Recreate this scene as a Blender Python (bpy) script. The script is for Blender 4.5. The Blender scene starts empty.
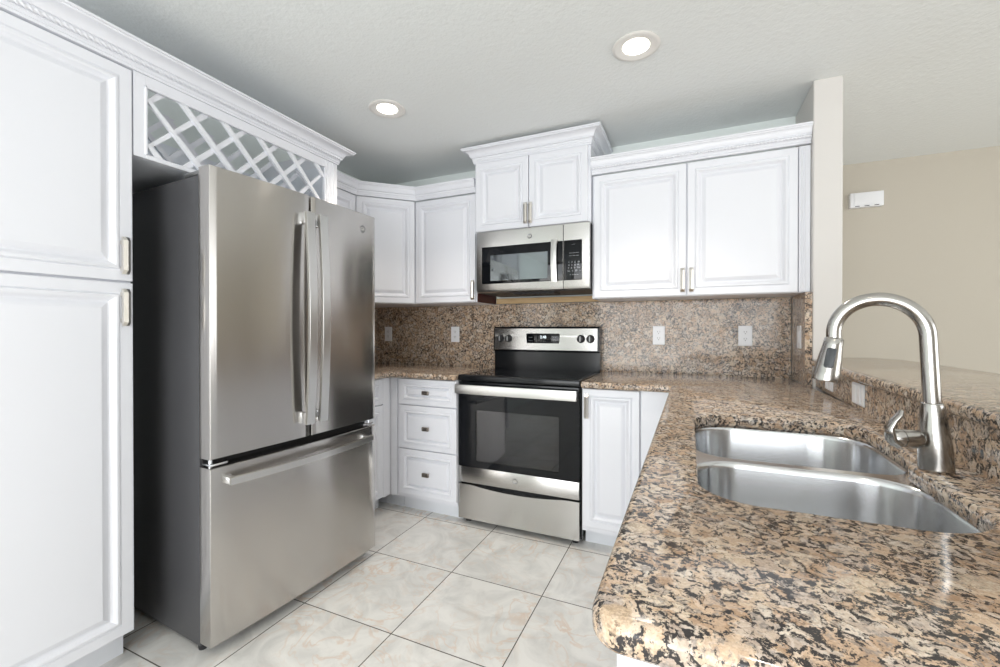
import bpy, bmesh, math, random
from mathutils import Vector, Matrix
random.seed(4)
PI = math.pi
S = bpy.context.scene
C = S.collection

# ------------------------------------------------------------------ camera
cam = bpy.data.cameras.new('camera')
cam.sensor_width = 36.0
cam.lens = 427.24 * 36.0 / 1000.0
cam.shift_y = -1.57 / 1000.0
cam.clip_start = 0.02
camo = bpy.data.objects.new('camera', cam)
camo.location = (0, 0, 1.188)
camo.rotation_euler = (PI / 2 - 0.0053, 0, 0.4176)
C.objects.link(camo)
S.camera = camo

# ------------------------------------------------------------------ world, lights, exposure
W = bpy.data.worlds.new('world'); S.world = W; W.use_nodes = True
wn = W.node_tree.nodes['Background']
wn.inputs['Color'].default_value = (0.80, 0.90, 1.0, 1); wn.inputs['Strength'].default_value = 1.0
S.view_settings.view_transform = 'Standard'
S.view_settings.look = 'None'
S.view_settings.gamma = 1.0
S.view_settings.use_curve_mapping = False
S.view_settings.exposure = 0.24
S.cycles.use_denoising = True
S.cycles.max_bounces = 10
S.cycles.diffuse_bounces = 6
S.cycles.glossy_bounces = 5
S.cycles.transmission_bounces = 6
S.cycles.sample_clamp_indirect = 6.0


def area(name, loc, rot, sx, sy, power, col=(1, 1, 1), spread=PI):
    l = bpy.data.lights.new(name, 'AREA'); l.shape = 'RECTANGLE'; l.size = sx; l.size_y = sy
    l.energy = power; l.color = col; l.spread = spread
    o = bpy.data.objects.new(name, l); o.location = loc; o.rotation_euler = rot; C.objects.link(o); return o


# lamps added as daylight at the unseen glazed openings behind and beside the camera
area('added_daylight_near', (-0.15, -3.12, 1.35), (math.radians(84), 0, 0), 3.1, 1.4, 64, (0.96, 0.98, 1.0))
area('ceiling_fill_near', (-0.15, -3.12, 0.45), (math.radians(122), 0, 0), 3.1, 0.7, 42, (1.0, 0.985, 0.96))  # added lamp tilted up to brighten the ceiling
area('added_daylight_side', (4.42, 0.6, 1.45), (math.radians(84), 0, PI / 2), 3.2, 1.4, 36, (1.0, 0.98, 0.96))
area('ceiling_fill_side', (4.42, 0.6, 0.65), (math.radians(122), 0, PI / 2), 3.2, 0.6, 20, (1.0, 0.97, 0.93))  # second added upward fill for the ceiling, from the side


def lamp_spot(name, loc, power, col=(1, 0.90, 0.79)):
    l = bpy.data.lights.new(name, 'SPOT'); l.energy = power; l.color = col; l.shadow_soft_size = 0.045
    l.spot_size = math.radians(100); l.spot_blend = 0.8
    o = bpy.data.objects.new(name, l); o.location = loc; C.objects.link(o); return o


# ------------------------------------------------------------------ dimensions
CEIL = 2.39
XL = -2.42          # left wall
YB = 2.88           # back wall
YN = -3.2           # wall behind the camera
XR = 4.5            # far side wall of the living room
YF = 3.88           # far wall of the living room
CT = 0.912          # counter top height


# ------------------------------------------------------------------ materials
def mat(name, col, rough=0.5, metal=0.0, **kw):
    m = bpy.data.materials.new(name); m.use_nodes = True
    b = m.node_tree.nodes['Principled BSDF']
    b.inputs['Base Color'].default_value = (*col, 1)
    b.inputs['Roughness'].default_value = rough
    b.inputs['Metallic'].default_value = metal
    for k, v in kw.items():
        b.inputs[k.replace('_', ' ')].default_value = v
    return m


def nt(m):
    return m.node_tree.nodes, m.node_tree.links, m.node_tree.nodes['Principled BSDF']


def bump_noise(m, scale, strength, dist=0.002, detail=3, stretch=None):
    n, l, b = nt(m)
    tc = n.new('ShaderNodeTexCoord'); mp = n.new('ShaderNodeMapping')
    if stretch: mp.inputs['Scale'].default_value = stretch
    no = n.new('ShaderNodeTexNoise'); no.inputs['Scale'].default_value = scale; no.inputs['Detail'].default_value = detail
    bu = n.new('ShaderNodeBump'); bu.inputs['Strength'].default_value = strength; bu.inputs['Distance'].default_value = dist
    l.new(tc.outputs['Object'], mp.inputs['Vector']); l.new(mp.outputs[0], no.inputs['Vector'])
    l.new(no.outputs['Fac'], bu.inputs['Height']); l.new(bu.outputs[0], b.inputs['Normal'])
    return no


M = {}
M['white'] = mat('white_cabinet_paint', (0.79, 0.80, 0.845), 0.32)
M['white_in'] = mat('white_cabinet_interior', (0.80, 0.83, 0.88), 0.5)
M['kick'] = mat('white_toe_kick', (0.78, 0.80, 0.84), 0.5)
M['ceil'] = mat('ceiling_plaster', (0.81, 0.83, 0.825), 0.9); bump_noise(M['ceil'], 55, 0.45, 0.006, 4)
M['paint'] = mat('pale_green_grey_wall_paint', (0.82, 0.87, 0.85), 0.85); bump_noise(M['paint'], 90, 0.2, 0.002)
M['column'] = mat('warm_white_wall_paint', (0.68, 0.655, 0.63), 0.85); bump_noise(M['column'], 90, 0.15, 0.002)
M['beige'] = mat('beige_wall_paint', (0.55, 0.51, 0.44), 0.85); bump_noise(M['beige'], 90, 0.2, 0.002)
M['white_plastic'] = mat('white_plastic', (0.86, 0.87, 0.90), 0.3)
M['slot'] = mat('dark_slot', (0.05, 0.05, 0.05), 0.6)
M['black'] = mat('black_enamel', (0.010, 0.011, 0.013), 0.16, IOR=1.38)
M['black_matte'] = mat('black_matte_plastic', (0.02, 0.02, 0.022), 0.5)
M['glass_black'] = mat('black_ceramic_glass', (0.006, 0.007, 0.009), 0.04, IOR=1.36)
M['fridge_side'] = mat('charcoal_painted_steel', (0.06, 0.06, 0.064), 0.38, 0.0); bump_noise(M['fridge_side'], 260, 0.12, 0.001)
M['wood'] = mat('raw_pine', (0.55, 0.38, 0.20), 0.6)
M['redwood'] = mat('dark_red_brown_board', (0.07, 0.018, 0.018), 0.5)
M['nickel'] = mat('satin_nickel', (0.76, 0.73, 0.68), 0.30, 1.0)
M['bronze'] = mat('antique_pewter', (0.25, 0.22, 0.19), 0.35, 1.0)
M['chrome'] = mat('polished_chrome', (0.93, 0.95, 0.98), 0.22, 1.0)
M['badge'] = mat('grey_badge', (0.30, 0.30, 0.30), 0.35, 0.8)
M['rubber'] = mat('dark_rubber', (0.04, 0.045, 0.05), 0.35)
M['gap'] = mat('dark_gasket', (0.015, 0.015, 0.016), 0.7)
M['glyph'] = mat('pale_print', (0.55, 0.57, 0.60), 0.5)
M['cutedge'] = mat('under_cabinet_grey', (0.55, 0.53, 0.50), 0.6)


def steel(name, col, rough, aniso=0.75, axis_rot=0.25):
    m = mat(name, col, rough, 1.0)
    n, l, b = nt(m)
    b.inputs['Anisotropic'].default_value = aniso
    b.inputs['Anisotropic Rotation'].default_value = axis_rot
    tg = n.new('ShaderNodeTangent'); tg.direction_type = 'RADIAL'; tg.axis = 'Z'
    l.new(tg.outputs[0], b.inputs['Tangent'])
    return m


M['steel'] = steel('brushed_stainless', (0.54, 0.52, 0.50), 0.20, 0.85)
M['steel_light'] = steel('brushed_stainless_light', (0.53, 0.52, 0.505), 0.25)
M['steel_handle'] = steel('brushed_stainless_handle', (0.66, 0.655, 0.64), 0.28, 0.3)
M['sink'] = steel('brushed_sink_steel', (0.68, 0.69, 0.705), 0.22, 0.75)
M['sinkrim'] = mat('polished_sink_rim', (0.80, 0.80, 0.80), 0.18, 1.0)
M['faucet'] = steel('brushed_nickel_faucet', (0.44, 0.425, 0.405), 0.21, 0.3, 0.0)


def granite():
    m = mat('speckled_brown_granite', (0.4, 0.33, 0.26), 0.10)
    n, l, b = nt(m)
    tc = n.new('ShaderNodeTexCoord')
    co = tc.outputs['Object']

    def noise(scale, detail=4, rough=0.55, vec=None, off=None):
        q = n.new('ShaderNodeTexNoise'); q.inputs['Scale'].default_value = scale; q.inputs['Detail'].default_value = detail; q.inputs['Roughness'].default_value = rough
        src = vec or co
        if off:
            mp = n.new('ShaderNodeMapping'); mp.inputs['Location'].default_value = off; l.new(src, mp.inputs[0]); src = mp.outputs[0]
        l.new(src, q.inputs['Vector']); return q
    w1 = noise(30, 5, 0.6)
    su = n.new('ShaderNodeVectorMath'); su.operation = 'SUBTRACT'; su.inputs[1].default_value = (0.5, 0.5, 0.5); l.new(w1.outputs['Color'], su.inputs[0])
    sc = n.new('ShaderNodeVectorMath'); sc.operation = 'SCALE'; sc.inputs['Scale'].default_value = 0.045; l.new(su.outputs[0], sc.inputs[0])
    ad = n.new('ShaderNodeVectorMath'); ad.operation = 'ADD'; l.new(co, ad.inputs[0]); l.new(sc.outputs[0], ad.inputs[1])
    v = ad.outputs[0]

    def ramp(fac, stops):
        r = n.new('ShaderNodeValToRGB'); e = r.color_ramp.elements
        while len(e) < len(stops): e.new(0.5)
        for i, (p, c) in enumerate(stops):
            e[i].position = p; e[i].color = (*c, 1)
        l.new(fac, r.inputs[0]); return r.outputs[0]

    def mix(fac, a, bb, mode='MIX'):
        q = n.new('ShaderNodeMix'); q.data_type = 'RGBA'; q.blend_type = mode
        if isinstance(fac, float): q.inputs[0].default_value = fac
        else: l.new(fac, q.inputs[0])
        for sock, s_ in ((6, a), (7, bb)):
            if isinstance(s_, tuple): q.inputs[sock].default_value = (*s_, 1)
            else: l.new(s_, q.inputs[sock])
        return q.outputs[2]

    def mrange(fac, a, bb, t0=0.0, t1=1.0):
        q = n.new('ShaderNodeMapRange'); q.inputs[1].default_value = a; q.inputs[2].default_value = bb
        q.inputs[3].default_value = t0; q.inputs[4].default_value = t1; l.new(fac, q.inputs[0]); return q.outputs[0]

    def mul(a, bb):
        q = n.new('ShaderNodeMath'); q.operation = 'MULTIPLY'; l.new(a, q.inputs[0]); l.new(bb, q.inputs[1]); return q.outputs[0]
    # soft-edged tan, pink-beige and cream crystals
    v1 = n.new('ShaderNodeTexVoronoi'); v1.feature = 'SMOOTH_F1'; v1.inputs['Scale'].default_value = 44; v1.inputs['Smoothness'].default_value = 0.2; l.new(v, v1.inputs['Vector'])
    sp = n.new('ShaderNodeSeparateColor'); l.new(v1.outputs['Color'], sp.inputs[0])
    tan = ramp(sp.outputs[0], [(0.05, (0.35, 0.23, 0.145)), (0.3, (0.51, 0.365, 0.255)), (0.5, (0.60, 0.445, 0.325)), (0.7, (0.61, 0.49, 0.385)), (0.85, (0.42, 0.355, 0.31)), (1.0, (0.69, 0.595, 0.50))])
    f1 = noise(330, 4, 0.6)
    tan = mix(0.45, tan, ramp(f1.outputs['Fac'], [(0.32, (0.32, 0.31, 0.31)), (0.68, (0.95, 0.93, 0.90))]), 'OVERLAY')
    ve = n.new('ShaderNodeTexVoronoi'); ve.feature = 'DISTANCE_TO_EDGE'; ve.inputs['Scale'].default_value = 44; l.new(v, ve.inputs['Vector'])
    v4 = n.new('ShaderNodeTexVoronoi'); v4.inputs['Scale'].default_value = 130; l.new(v, v4.inputs['Vector'])
    s4 = n.new('ShaderNodeSeparateColor'); l.new(v4.outputs['Color'], s4.inputs[0])
    tan = mix(0.30, tan, ramp(s4.outputs[0], [(0.1, (0.33, 0.22, 0.14)), (0.6, (0.60, 0.46, 0.34)), (0.9, (0.78, 0.69, 0.60))]))
    # translucent grey mineral, then black mica flecks in clusters
    g1 = noise(90, 5, 0.6, v, (3.1, 1.7, 0.4))
    c = mix(mrange(g1.outputs['Fac'], 0.54, 0.60, 0, 0.65), tan, ramp(f1.outputs['Fac'], [(0.35, (0.13, 0.115, 0.11)), (0.65, (0.36, 0.33, 0.31))]))
    k1 = noise(138, 5, 0.65, v, (7.7, 4.2, 9.3)); k2 = noise(16, 3, 0.5, None, (1.3, 8.8, 2.9))
    thr0 = mrange(k2.outputs['Fac'], 0.35, 0.7, 0.035, -0.035)
    thr1 = mrange(ve.outputs['Distance'], 0.0, 0.30, -0.055, 0.085)
    ta = n.new('ShaderNodeMath'); ta.operation = 'ADD'; l.new(thr0, ta.inputs[0]); l.new(thr1, ta.inputs[1]); thr = ta.outputs[0]
    ad2 = n.new('ShaderNodeMath'); ad2.operation = 'SUBTRACT'; l.new(k1.outputs['Fac'], ad2.inputs[0]); l.new(thr, ad2.inputs[1])
    c = mix(mrange(ad2.outputs[0], 0.508, 0.552), c, (0.04, 0.036, 0.036))
    # scattered large oval crystals with a thin dark outline
    v2 = n.new('ShaderNodeTexVoronoi'); v2.inputs['Scale'].default_value = 17; v2.inputs['Randomness'].default_value = 1.0
    wa = n.new('ShaderNodeVectorMath'); wa.operation = 'SCALE'; wa.inputs['Scale'].default_value = 0.012; l.new(su.outputs[0], wa.inputs[0])
    wb = n.new('ShaderNodeVectorMath'); wb.operation = 'ADD'; l.new(co, wb.inputs[0]); l.new(wa.outputs[0], wb.inputs[1]); l.new(wb.outputs[0], v2.inputs['Vector'])
    s2 = n.new('ShaderNodeSeparateColor'); l.new(v2.outputs['Color'], s2.inputs[0])
    pick = mrange(s2.outputs[0], 0.72, 0.74)
    ov = mul(mrange(v2.outputs['Distance'], 0.31, 0.27), pick)
    c = mix(mul(ov, mrange(w1.outputs['Fac'], 0.3, 0.6, 0.95, 0.35)), c, mix(0.6, ramp(s2.outputs[1], [(0.2, (0.52, 0.39, 0.27)), (0.8, (0.62, 0.51, 0.40))]), ramp(f1.outputs['Fac'], [(0.3, (0.25, 0.24, 0.24)), (0.7, (0.85, 0.83, 0.8))]), 'OVERLAY'))
    l.new(c, b.inputs['Base Color'])
    b.inputs['Specular IOR Level'].default_value = 0.34
    return m


M['granite'] = granite()


def tile():
    m = mat('cream_marble_tile', (0.6, 0.58, 0.55), 0.16)
    n, l, b = nt(m)
    tc = n.new('ShaderNodeTexCoord'); sp = n.new('ShaderNodeSeparateXYZ'); l.new(tc.outputs['Object'], sp.inputs[0])

    def math_(op, a, bb=None, c=None):
        q = n.new('ShaderNodeMath'); q.operation = op
        for i, s_ in enumerate((a, bb, c)):
            if s_ is None: continue
            if isinstance(s_, (int, float)): q.inputs[i].default_value = s_
            else: l.new(s_, q.inputs[i])
        return q.outputs[0]
    s = 0.4636
    cells = []
    dist = []
    for o_, off in ((sp.outputs[0], -1.5269), (sp.outputs[1], 2.2747)):
        t = math_('DIVIDE', math_('SUBTRACT', o_, off), s)
        fr = math_('FRACT', t)
        cells.append(math_('FLOOR', t))
        dist.append(math_('MINIMUM', fr, math_('SUBTRACT', 1.0, fr)))
    d = math_('MINIMUM', dist[0], dist[1])
    g = math_('LESS_THAN', d, 0.0048)
    # each tile has its own piece of the marbling
    cv = n.new('ShaderNodeCombineXYZ'); l.new(cells[0], cv.inputs[0]); l.new(cells[1], cv.inputs[1])
    wh = n.new('ShaderNodeTexWhiteNoise'); wh.noise_dimensions = '3D'; l.new(cv.outputs[0], wh.inputs[0])
    sc = n.new('ShaderNodeVectorMath'); sc.operation = 'SCALE'; sc.inputs['Scale'].default_value = 7.0; l.new(wh.outputs['Color'], sc.inputs[0])
    ad = n.new('ShaderNodeVectorMath'); ad.operation = 'ADD'; l.new(tc.outputs['Object'], ad.inputs[0]); l.new(sc.outputs[0], ad.inputs[1])
    n1 = n.new('ShaderNodeTexNoise'); n1.inputs['Scale'].default_value = 5.0; n1.inputs['Detail'].default_value = 7; n1.inputs['Roughness'].default_value = 0.6; n1.inputs['Distortion'].default_value = 1.6
    l.new(ad.outputs[0], n1.inputs['Vector'])
    r1 = n.new('ShaderNodeValToRGB'); e = r1.color_ramp.elements
    e[0].position = 0.30; e[0].color = (0.60, 0.595, 0.575, 1); e[1].position = 0.60; e[1].color = (0.78, 0.77, 0.74, 1)
    l.new(n1.outputs['Fac'], r1.inputs[0])
    n2 = n.new('ShaderNodeTexNoise'); n2.inputs['Scale'].default_value = 4.2; n2.inputs['Detail'].default_value = 6; n2.inputs['Distortion'].default_value = 2.4
    l.new(ad.outputs[0], n2.inputs['Vector'])
    r2 = n.new('ShaderNodeValToRGB'); e = r2.color_ramp.elements
    e[0].position = 0.47; e[0].color = (0, 0, 0, 1); e.new(0.5); e[1].position = 0.50; e[1].color = (1, 1, 1, 1); e[2].position = 0.55; e[2].color = (0, 0, 0, 1)
    l.new(n2.outputs['Fac'], r2.inputs[0])
    n4 = n.new('ShaderNodeTexNoise'); n4.inputs['Scale'].default_value = 3.0; l.new(ad.outputs[0], n4.inputs['Vector'])
    k = n.new('ShaderNodeMapRange'); k.inputs['From Min'].default_value = 0.38; k.inputs['From Max'].default_value = 0.7; k.inputs['To Max'].default_value = 0.9
    l.new(n4.outputs['Fac'], k.inputs['Value'])
    vf = math_('MULTIPLY', r2.outputs[0], k.outputs[0])
    mx = n.new('ShaderNodeMix'); mx.data_type = 'RGBA'; l.new(vf, mx.inputs[0]); l.new(r1.outputs[0], mx.inputs[6]); mx.inputs[7].default_value = (0.68, 0.53, 0.42, 1)
    mg = n.new('ShaderNodeMix'); mg.data_type = 'RGBA'; l.new(g, mg.inputs[0]); l.new(mx.outputs[2], mg.inputs[6]); mg.inputs[7].default_value = (0.085, 0.075, 0.065, 1)
    l.new(mg.outputs[2], b.inputs['Base Color'])
    rr = n.new('ShaderNodeMapRange'); rr.inputs['To Min'].default_value = 0.22; rr.inputs['To Max'].default_value = 0.8; l.new(g, rr.inputs['Value'])
    l.new(rr.outputs[0], b.inputs['Roughness'])
    bu = n.new('ShaderNodeBump'); bu.invert = True; bu.inputs['Strength'].default_value = 0.6; bu.inputs['Distance'].default_value = 0.002
    l.new(g, bu.inputs['Height']); l.new(bu.outputs[0], b.inputs['Normal'])
    return m


M['tile'] = tile()


def woodgrain(m, c0, c1):
    n, l, b = nt(m)
    tc = n.new('ShaderNodeTexCoord'); mp = n.new('ShaderNodeMapping'); mp.inputs['Scale'].default_value = (3, 60, 60)
    no = n.new('ShaderNodeTexNoise'); no.inputs['Scale'].default_value = 3; no.inputs['Detail'].default_value = 4
    l.new(tc.outputs['Object'], mp.inputs[0]); l.new(mp.outputs[0], no.inputs['Vector'])
    r = n.new('ShaderNodeValToRGB'); r.color_ramp.elements[0].position = 0.3; r.color_ramp.elements[0].color = (*c0, 1)
    r.color_ramp.elements[1].position = 0.7; r.color_ramp.elements[1].color = (*c1, 1)
    l.new(no.outputs['Fac'], r.inputs[0]); l.new(r.outputs[0], b.inputs['Base Color'])


woodgrain(M['wood'], (0.50, 0.33, 0.16), (0.62, 0.44, 0.24))
woodgrain(M['redwood'], (0.05, 0.012, 0.014), (0.09, 0.025, 0.022))


def emis(name, col, st):
    m = bpy.data.materials.new(name); m.use_nodes = True
    n = m.node_tree.nodes; n.clear()
    o = n.new('ShaderNodeOutputMaterial'); e = n.new('ShaderNodeEmission')
    e.inputs[0].default_value = (*col, 1); e.inputs[1].default_value = st
    m.node_tree.links.new(e.outputs[0], o.inputs[0]); return m


M['lamp'] = emis('lit_lamp_lens', (1, 0.93, 0.82), 9)
M['led'] = emis('lit_clock_digits', (0.85, 0.95, 1.0), 1.6)


def oven_glass():
    m = bpy.data.materials.new('tinted_oven_glass'); m.use_nodes = True
    n = m.node_tree.nodes; n.clear(); l = m.node_tree.links
    o = n.new('ShaderNodeOutputMaterial'); t = n.new('ShaderNodeBsdfTransparent'); t.inputs[0].default_value = (0.60, 0.60, 0.63, 1)
    g = n.new('ShaderNodeBsdfGlossy'); g.inputs['Roughness'].default_value = 0.03; g.inputs[0].default_value = (0.9, 0.9, 0.9, 1)
    f = n.new('ShaderNodeFresnel'); f.inputs[0].default_value = 1.6
    x = n.new('ShaderNodeMixShader'); l.new(f.outputs[0], x.inputs[0]); l.new(t.outputs[0], x.inputs[1]); l.new(g.outputs[0], x.inputs[2])
    l.new(x.outputs[0], o.inputs[0]); return m


M['oven_glass'] = oven_glass()
M['micro_window'] = mat('grey_mirrored_microwave_window', (0.20, 0.22, 0.23), 0.05, 0.85)
M['clear'] = oven_glass(); M['clear'].name = 'clear_window_glass'
M['clear'].node_tree.nodes['Transparent BSDF'].inputs[0].default_value = (0.95, 0.97, 0.97, 1)
M['oven_in'] = mat('oven_enamel', (0.42, 0.42, 0.46), 0.35); bump_noise(M['oven_in'], 25, 0.5, 0.01)


# ------------------------------------------------------------------ mesh builder
class MB:
    def __init__(s, frame=None):
        s.bm = bmesh.new(); s.F = frame or Matrix.Identity(4)

    def v(s, p):
        return s.bm.verts.new(s.F @ Vector(p))

    def box(s, x0, x1, y0, y1, z0, z1, bev=0.0, seg=2):
        vs = [s.v((x, y, z)) for z in (z0, z1) for x, y in ((x0, y0), (x1, y0), (x1, y1), (x0, y1))]
        fs = [(0, 3, 2, 1), (4, 5, 6, 7), (0, 1, 5, 4), (1, 2, 6, 5), (2, 3, 7, 6), (3, 0, 4, 7)]
        faces = [s.bm.faces.new([vs[i] for i in f]) for f in fs]
        if bev > 0:
            ed = list({e for f in faces for e in f.edges})
            bmesh.ops.bevel(s.bm, geom=ed, offset=bev, segments=seg, affect='EDGES', profile=0.5)
        return s

    def loft(s, rings, closed=True, cap0=True, cap1=True):
        R = [[s.v(p) for p in r] for r in rings]
        n = len(R[0])
        for a, b in zip(R, R[1:]):
            for i in range(n if closed else n - 1):
                j = (i + 1) % n
                s.bm.faces.new((a[i], a[j], b[j], b[i]))
        if cap0: s.bm.faces.new(list(reversed(R[0])))
        if cap1: s.bm.faces.new(R[-1])
        return R

    def lathe(s, o, prof, n=32, axis='z', cap0=True, cap1=True):
        """prof: list of (radius, distance along axis)"""
        rings = []
        for r, h in prof:
            ring = []
            for k in range(n):
                a = 2 * PI * k / n; c, q = r * math.cos(a), r * math.sin(a)
                p = {'z': (c, q, h), 'x': (h, c, q), 'y': (c, h, q)}[axis]
                ring.append((o[0] + p[0], o[1] + p[1], o[2] + p[2]))
            rings.append(ring)
        s.loft(rings, True, cap0, cap1); return s

    def tube(s, path, rad, n=16, sx=1.0, cap=True, up=None):
        """sweep of a round (or flattened, sx) section along path"""
        P = [Vector(p) for p in path]; rings = []
        rr = rad if isinstance(rad, (list, tuple)) else [rad] * len(P)
        u = Vector(up) if up else None
        for i, p in enumerate(P):
            t = (P[min(i + 1, len(P) - 1)] - P[max(i - 1, 0)]).normalized()
            if u is None:
                u = Vector((0, 0, 1)) if abs(t.z) < 0.9 else Vector((0, 1, 0))
            u = (u - t * u.dot(t)).normalized(); w = t.cross(u)
            rings.append([tuple(p + (u * math.cos(a) * sx + w * math.sin(a)) * rr[i]) for a in [2 * PI * k / n for k in range(n)]])
        s.loft(rings, True, cap, cap); return s

    def bar(s, path, w, h, up):
        """rectangular-section sweep; w along up x t, h along up"""
        P = [Vector(p) for p in path]; rings = []
        for i, p in enumerate(P):
            t = (P[min(i + 1, len(P) - 1)] - P[max(i - 1, 0)]).normalized()
            u = Vector(up); u = (u - t * u.dot(t)).normalized(); q = t.cross(u)
            c = 0.09
            pts = []
            for a, b in ((-1, -1 + c), (-1 + c, -1), (1 - c, -1), (1, -1 + c), (1, 1 - c), (1 - c, 1), (-1 + c, 1), (-1, 1 - c)):
                pts.append(tuple(p + q * a * w / 2 + u * b * h / 2))
            rings.append(pts)
        s.loft(rings); return s

    def prism(s, pts, z0, z1):
        a = [s.v((x, y, z0)) for x, y in pts]; b = [s.v((x, y, z1)) for x, y in pts]
        n = len(pts)
        for i in range(n):
            j = (i + 1) % n; s.bm.faces.new((a[i], a[j], b[j], b[i]))
        s.bm.faces.new(list(reversed(a))); s.bm.faces.new(b); return s

    def fill(s, loops, z):
        """triangulated face with holes from closed 2D loops"""
        ed = []; out = []
        for lp in loops:
            vs = [s.v((x, y, z)) for x, y in lp]; out.append(vs)
            ed += [s.bm.edges.new((vs[i], vs[(i + 1) % len(vs)])) for i in range(len(vs))]
        bmesh.ops.triangle_fill(s.bm, use_beauty=True, use_dissolve=False, edges=ed)
        return out

    def slab(s, outer, holes, z0, z1, r=0.012, seg=4, rh=0.004):
        """stone slab: rounded outer edge, holes with a small arris"""
        rings = []
        for k in range(seg + 1):
            a = PI / 2 * k / seg; rings.append((r * (1 - math.sin(a)), z0 + r * (1 - math.cos(a))))
        for k in range(seg + 1):
            a = PI / 2 * k / seg; rings.append((r * (1 - math.cos(a)), z1 - r * (1 - math.sin(a))))
        rl = [[(x, y, z) for x, y in offset(outer, -ins)] for ins, z in rings]
        R = s.loft(rl, True, False, False)
        H = []
        for h in holes:
            hr = [[(x, y, z) for x, y in offset(h, ins)] for ins, z in ((rh, z0), (0, z0 + rh), (0, z1 - rh), (rh, z1))]
            H.append(s.loft(hr, True, False, False))
        for idx in (0, -1):
            ed = []
            for Q in [R] + H:
                vs = Q[idx]
                for i in range(len(vs)):
                    e = s.bm.edges.get((vs[i], vs[(i + 1) % len(vs)]))
                    ed.append(e)
            bmesh.ops.triangle_fill(s.bm, use_beauty=True, use_dissolve=False, edges=ed)
        return s

    def panel(s, w, h, t=0.02, stile=0.040, k=1.2, raised=True, flat=False):
        """cabinet door/drawer front in local axes: x width, y outward, z height (0..w, 0..h)"""
        if flat:
            L = [(0, 0), (0, t - 0.003), (0.003, t)]
        else:
            if stile < 0.039: k = 0.85
            L = [(0, 0), (0, t - 0.004), (0.0015, t - 0.001), (0.004, t), (stile - 0.004, t), (stile - 0.002, t - 0.0015), (stile, t - 0.0035),
                 (stile + 0.003 * k, t + 0.0030), (stile + 0.009 * k, t + 0.0040), (stile + 0.014 * k, t + 0.0005), (stile + 0.0175 * k, t - 0.006),
                 (stile + 0.022 * k, t - 0.011), (stile + 0.026 * k, t - 0.011), (stile + 0.028 * k, t - 0.009), (stile + 0.040 * k, t - 0.001), (stile + 0.043 * k, t)]
        rings = [[(i, d, i), (w - i, d, i), (w - i, d, h - i), (i, d, h - i)] for i, d in L]
        s.loft(rings); return s


def offset(pts, d):
    """offset a CCW polygon outward by d (miter)"""
    n = len(pts); out = []
    for i in range(n):
        p0, p1, p2 = Vector(pts[i - 1]), Vector(pts[i]), Vector(pts[(i + 1) % n])
        a = (p1 - p0).normalized(); b = (p2 - p1).normalized()
        na = Vector((a.y, -a.x)); nb = Vector((b.y, -b.x)); m = na + nb
        if m.length < 1e-6: m = na
        m = m / max(m.dot(m) / 2, 0.2) if True else m
        q = p1 + m * d
        out.append((q.x, q.y))
    return out


def rounded(poly, rad, seg=8):
    """round corners of a polygon; rad: one value or a list"""
    n = len(poly); out = []
    for i in range(n):
        r = rad[i] if isinstance(rad, (list, tuple)) else rad
        p0, p1, p2 = Vector(poly[i - 1]), Vector(poly[i]), Vector(poly[(i + 1) % n])
        if r <= 1e-5:
            out.append((p1.x, p1.y)); continue
        a = (p0 - p1).normalized(); b = (p2 - p1).normalized()
        ang = a.angle(b); d = r / math.tan(ang / 2)
        s0 = p1 + a * d; s1 = p1 + b * d; c = p1 + (a + b).normalized() * (r / math.sin(ang / 2))
        v0 = s0 - c; v1 = s1 - c; th = v0.angle(v1); sg = 1 if v0.x * v1.y - v0.y * v1.x > 0 else -1
        for k in range(seg + 1):
            t = sg * th * k / seg; q = Vector((v0.x * math.cos(t) - v0.y * math.sin(t), v0.x * math.sin(t) + v0.y * math.cos(t))) + c
            out.append((q.x, q.y))
    return out


def frame(origin, width_dir, out_dir):
    """matrix mapping local x->width, y->outward, z->up"""
    a = Vector(width_dir).normalized(); d = Vector(out_dir).normalized()
    m = Matrix.Identity(4)
    for i in range(3):
        m[i][0] = a[i]; m[i][1] = d[i]; m[i][2] = (0, 0, 1)[i]; m[i][3] = origin[i]
    return m


LOC = {}


def build(name, mb, m, parent=None, local=False, angle=35, flat=False):
    bm = mb.bm
    off = Vector((0, 0, 0))
    if parent is not None and not local: off = LOC.get(parent, Vector((0, 0, 0)))
    if off.length > 0: bmesh.ops.translate(bm, verts=bm.verts, vec=-off)
    bmesh.ops.recalc_face_normals(bm, faces=bm.faces)
    me = bpy.data.meshes.new(name); bm.to_mesh(me); bm.free()
    if not flat:
        me.polygons.foreach_set('use_smooth', [True] * len(me.polygons))
        me.set_sharp_from_angle(angle=math.radians(angle))
    me.materials.append(M[m] if isinstance(m, str) else m)
    o = bpy.data.objects.new(name, me); C.objects.link(o)
    if parent is not None:
        o.parent = parent; LOC[o] = off
    return o


def tag(o, label, cat, group=None):
    o['label'] = label; o['category'] = cat
    if group: o['group'] = group
    return o


def thing(name, loc, label, cat, group=None, rz=0.0):
    o = bpy.data.objects.new(name, None); o.empty_display_size = 0.05
    o.location = loc; o.rotation_euler = (0, 0, rz); C.objects.link(o)
    LOC[o] = Vector(loc) if rz == 0 else Vector((0, 0, 0))
    return tag(o, label, cat, group)


def struct(name, mb, m, flat=True, parent=None):
    o = build(name, mb, m, parent, flat=flat)
    if parent is None: o['kind'] = 'structure'
    return o


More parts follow.
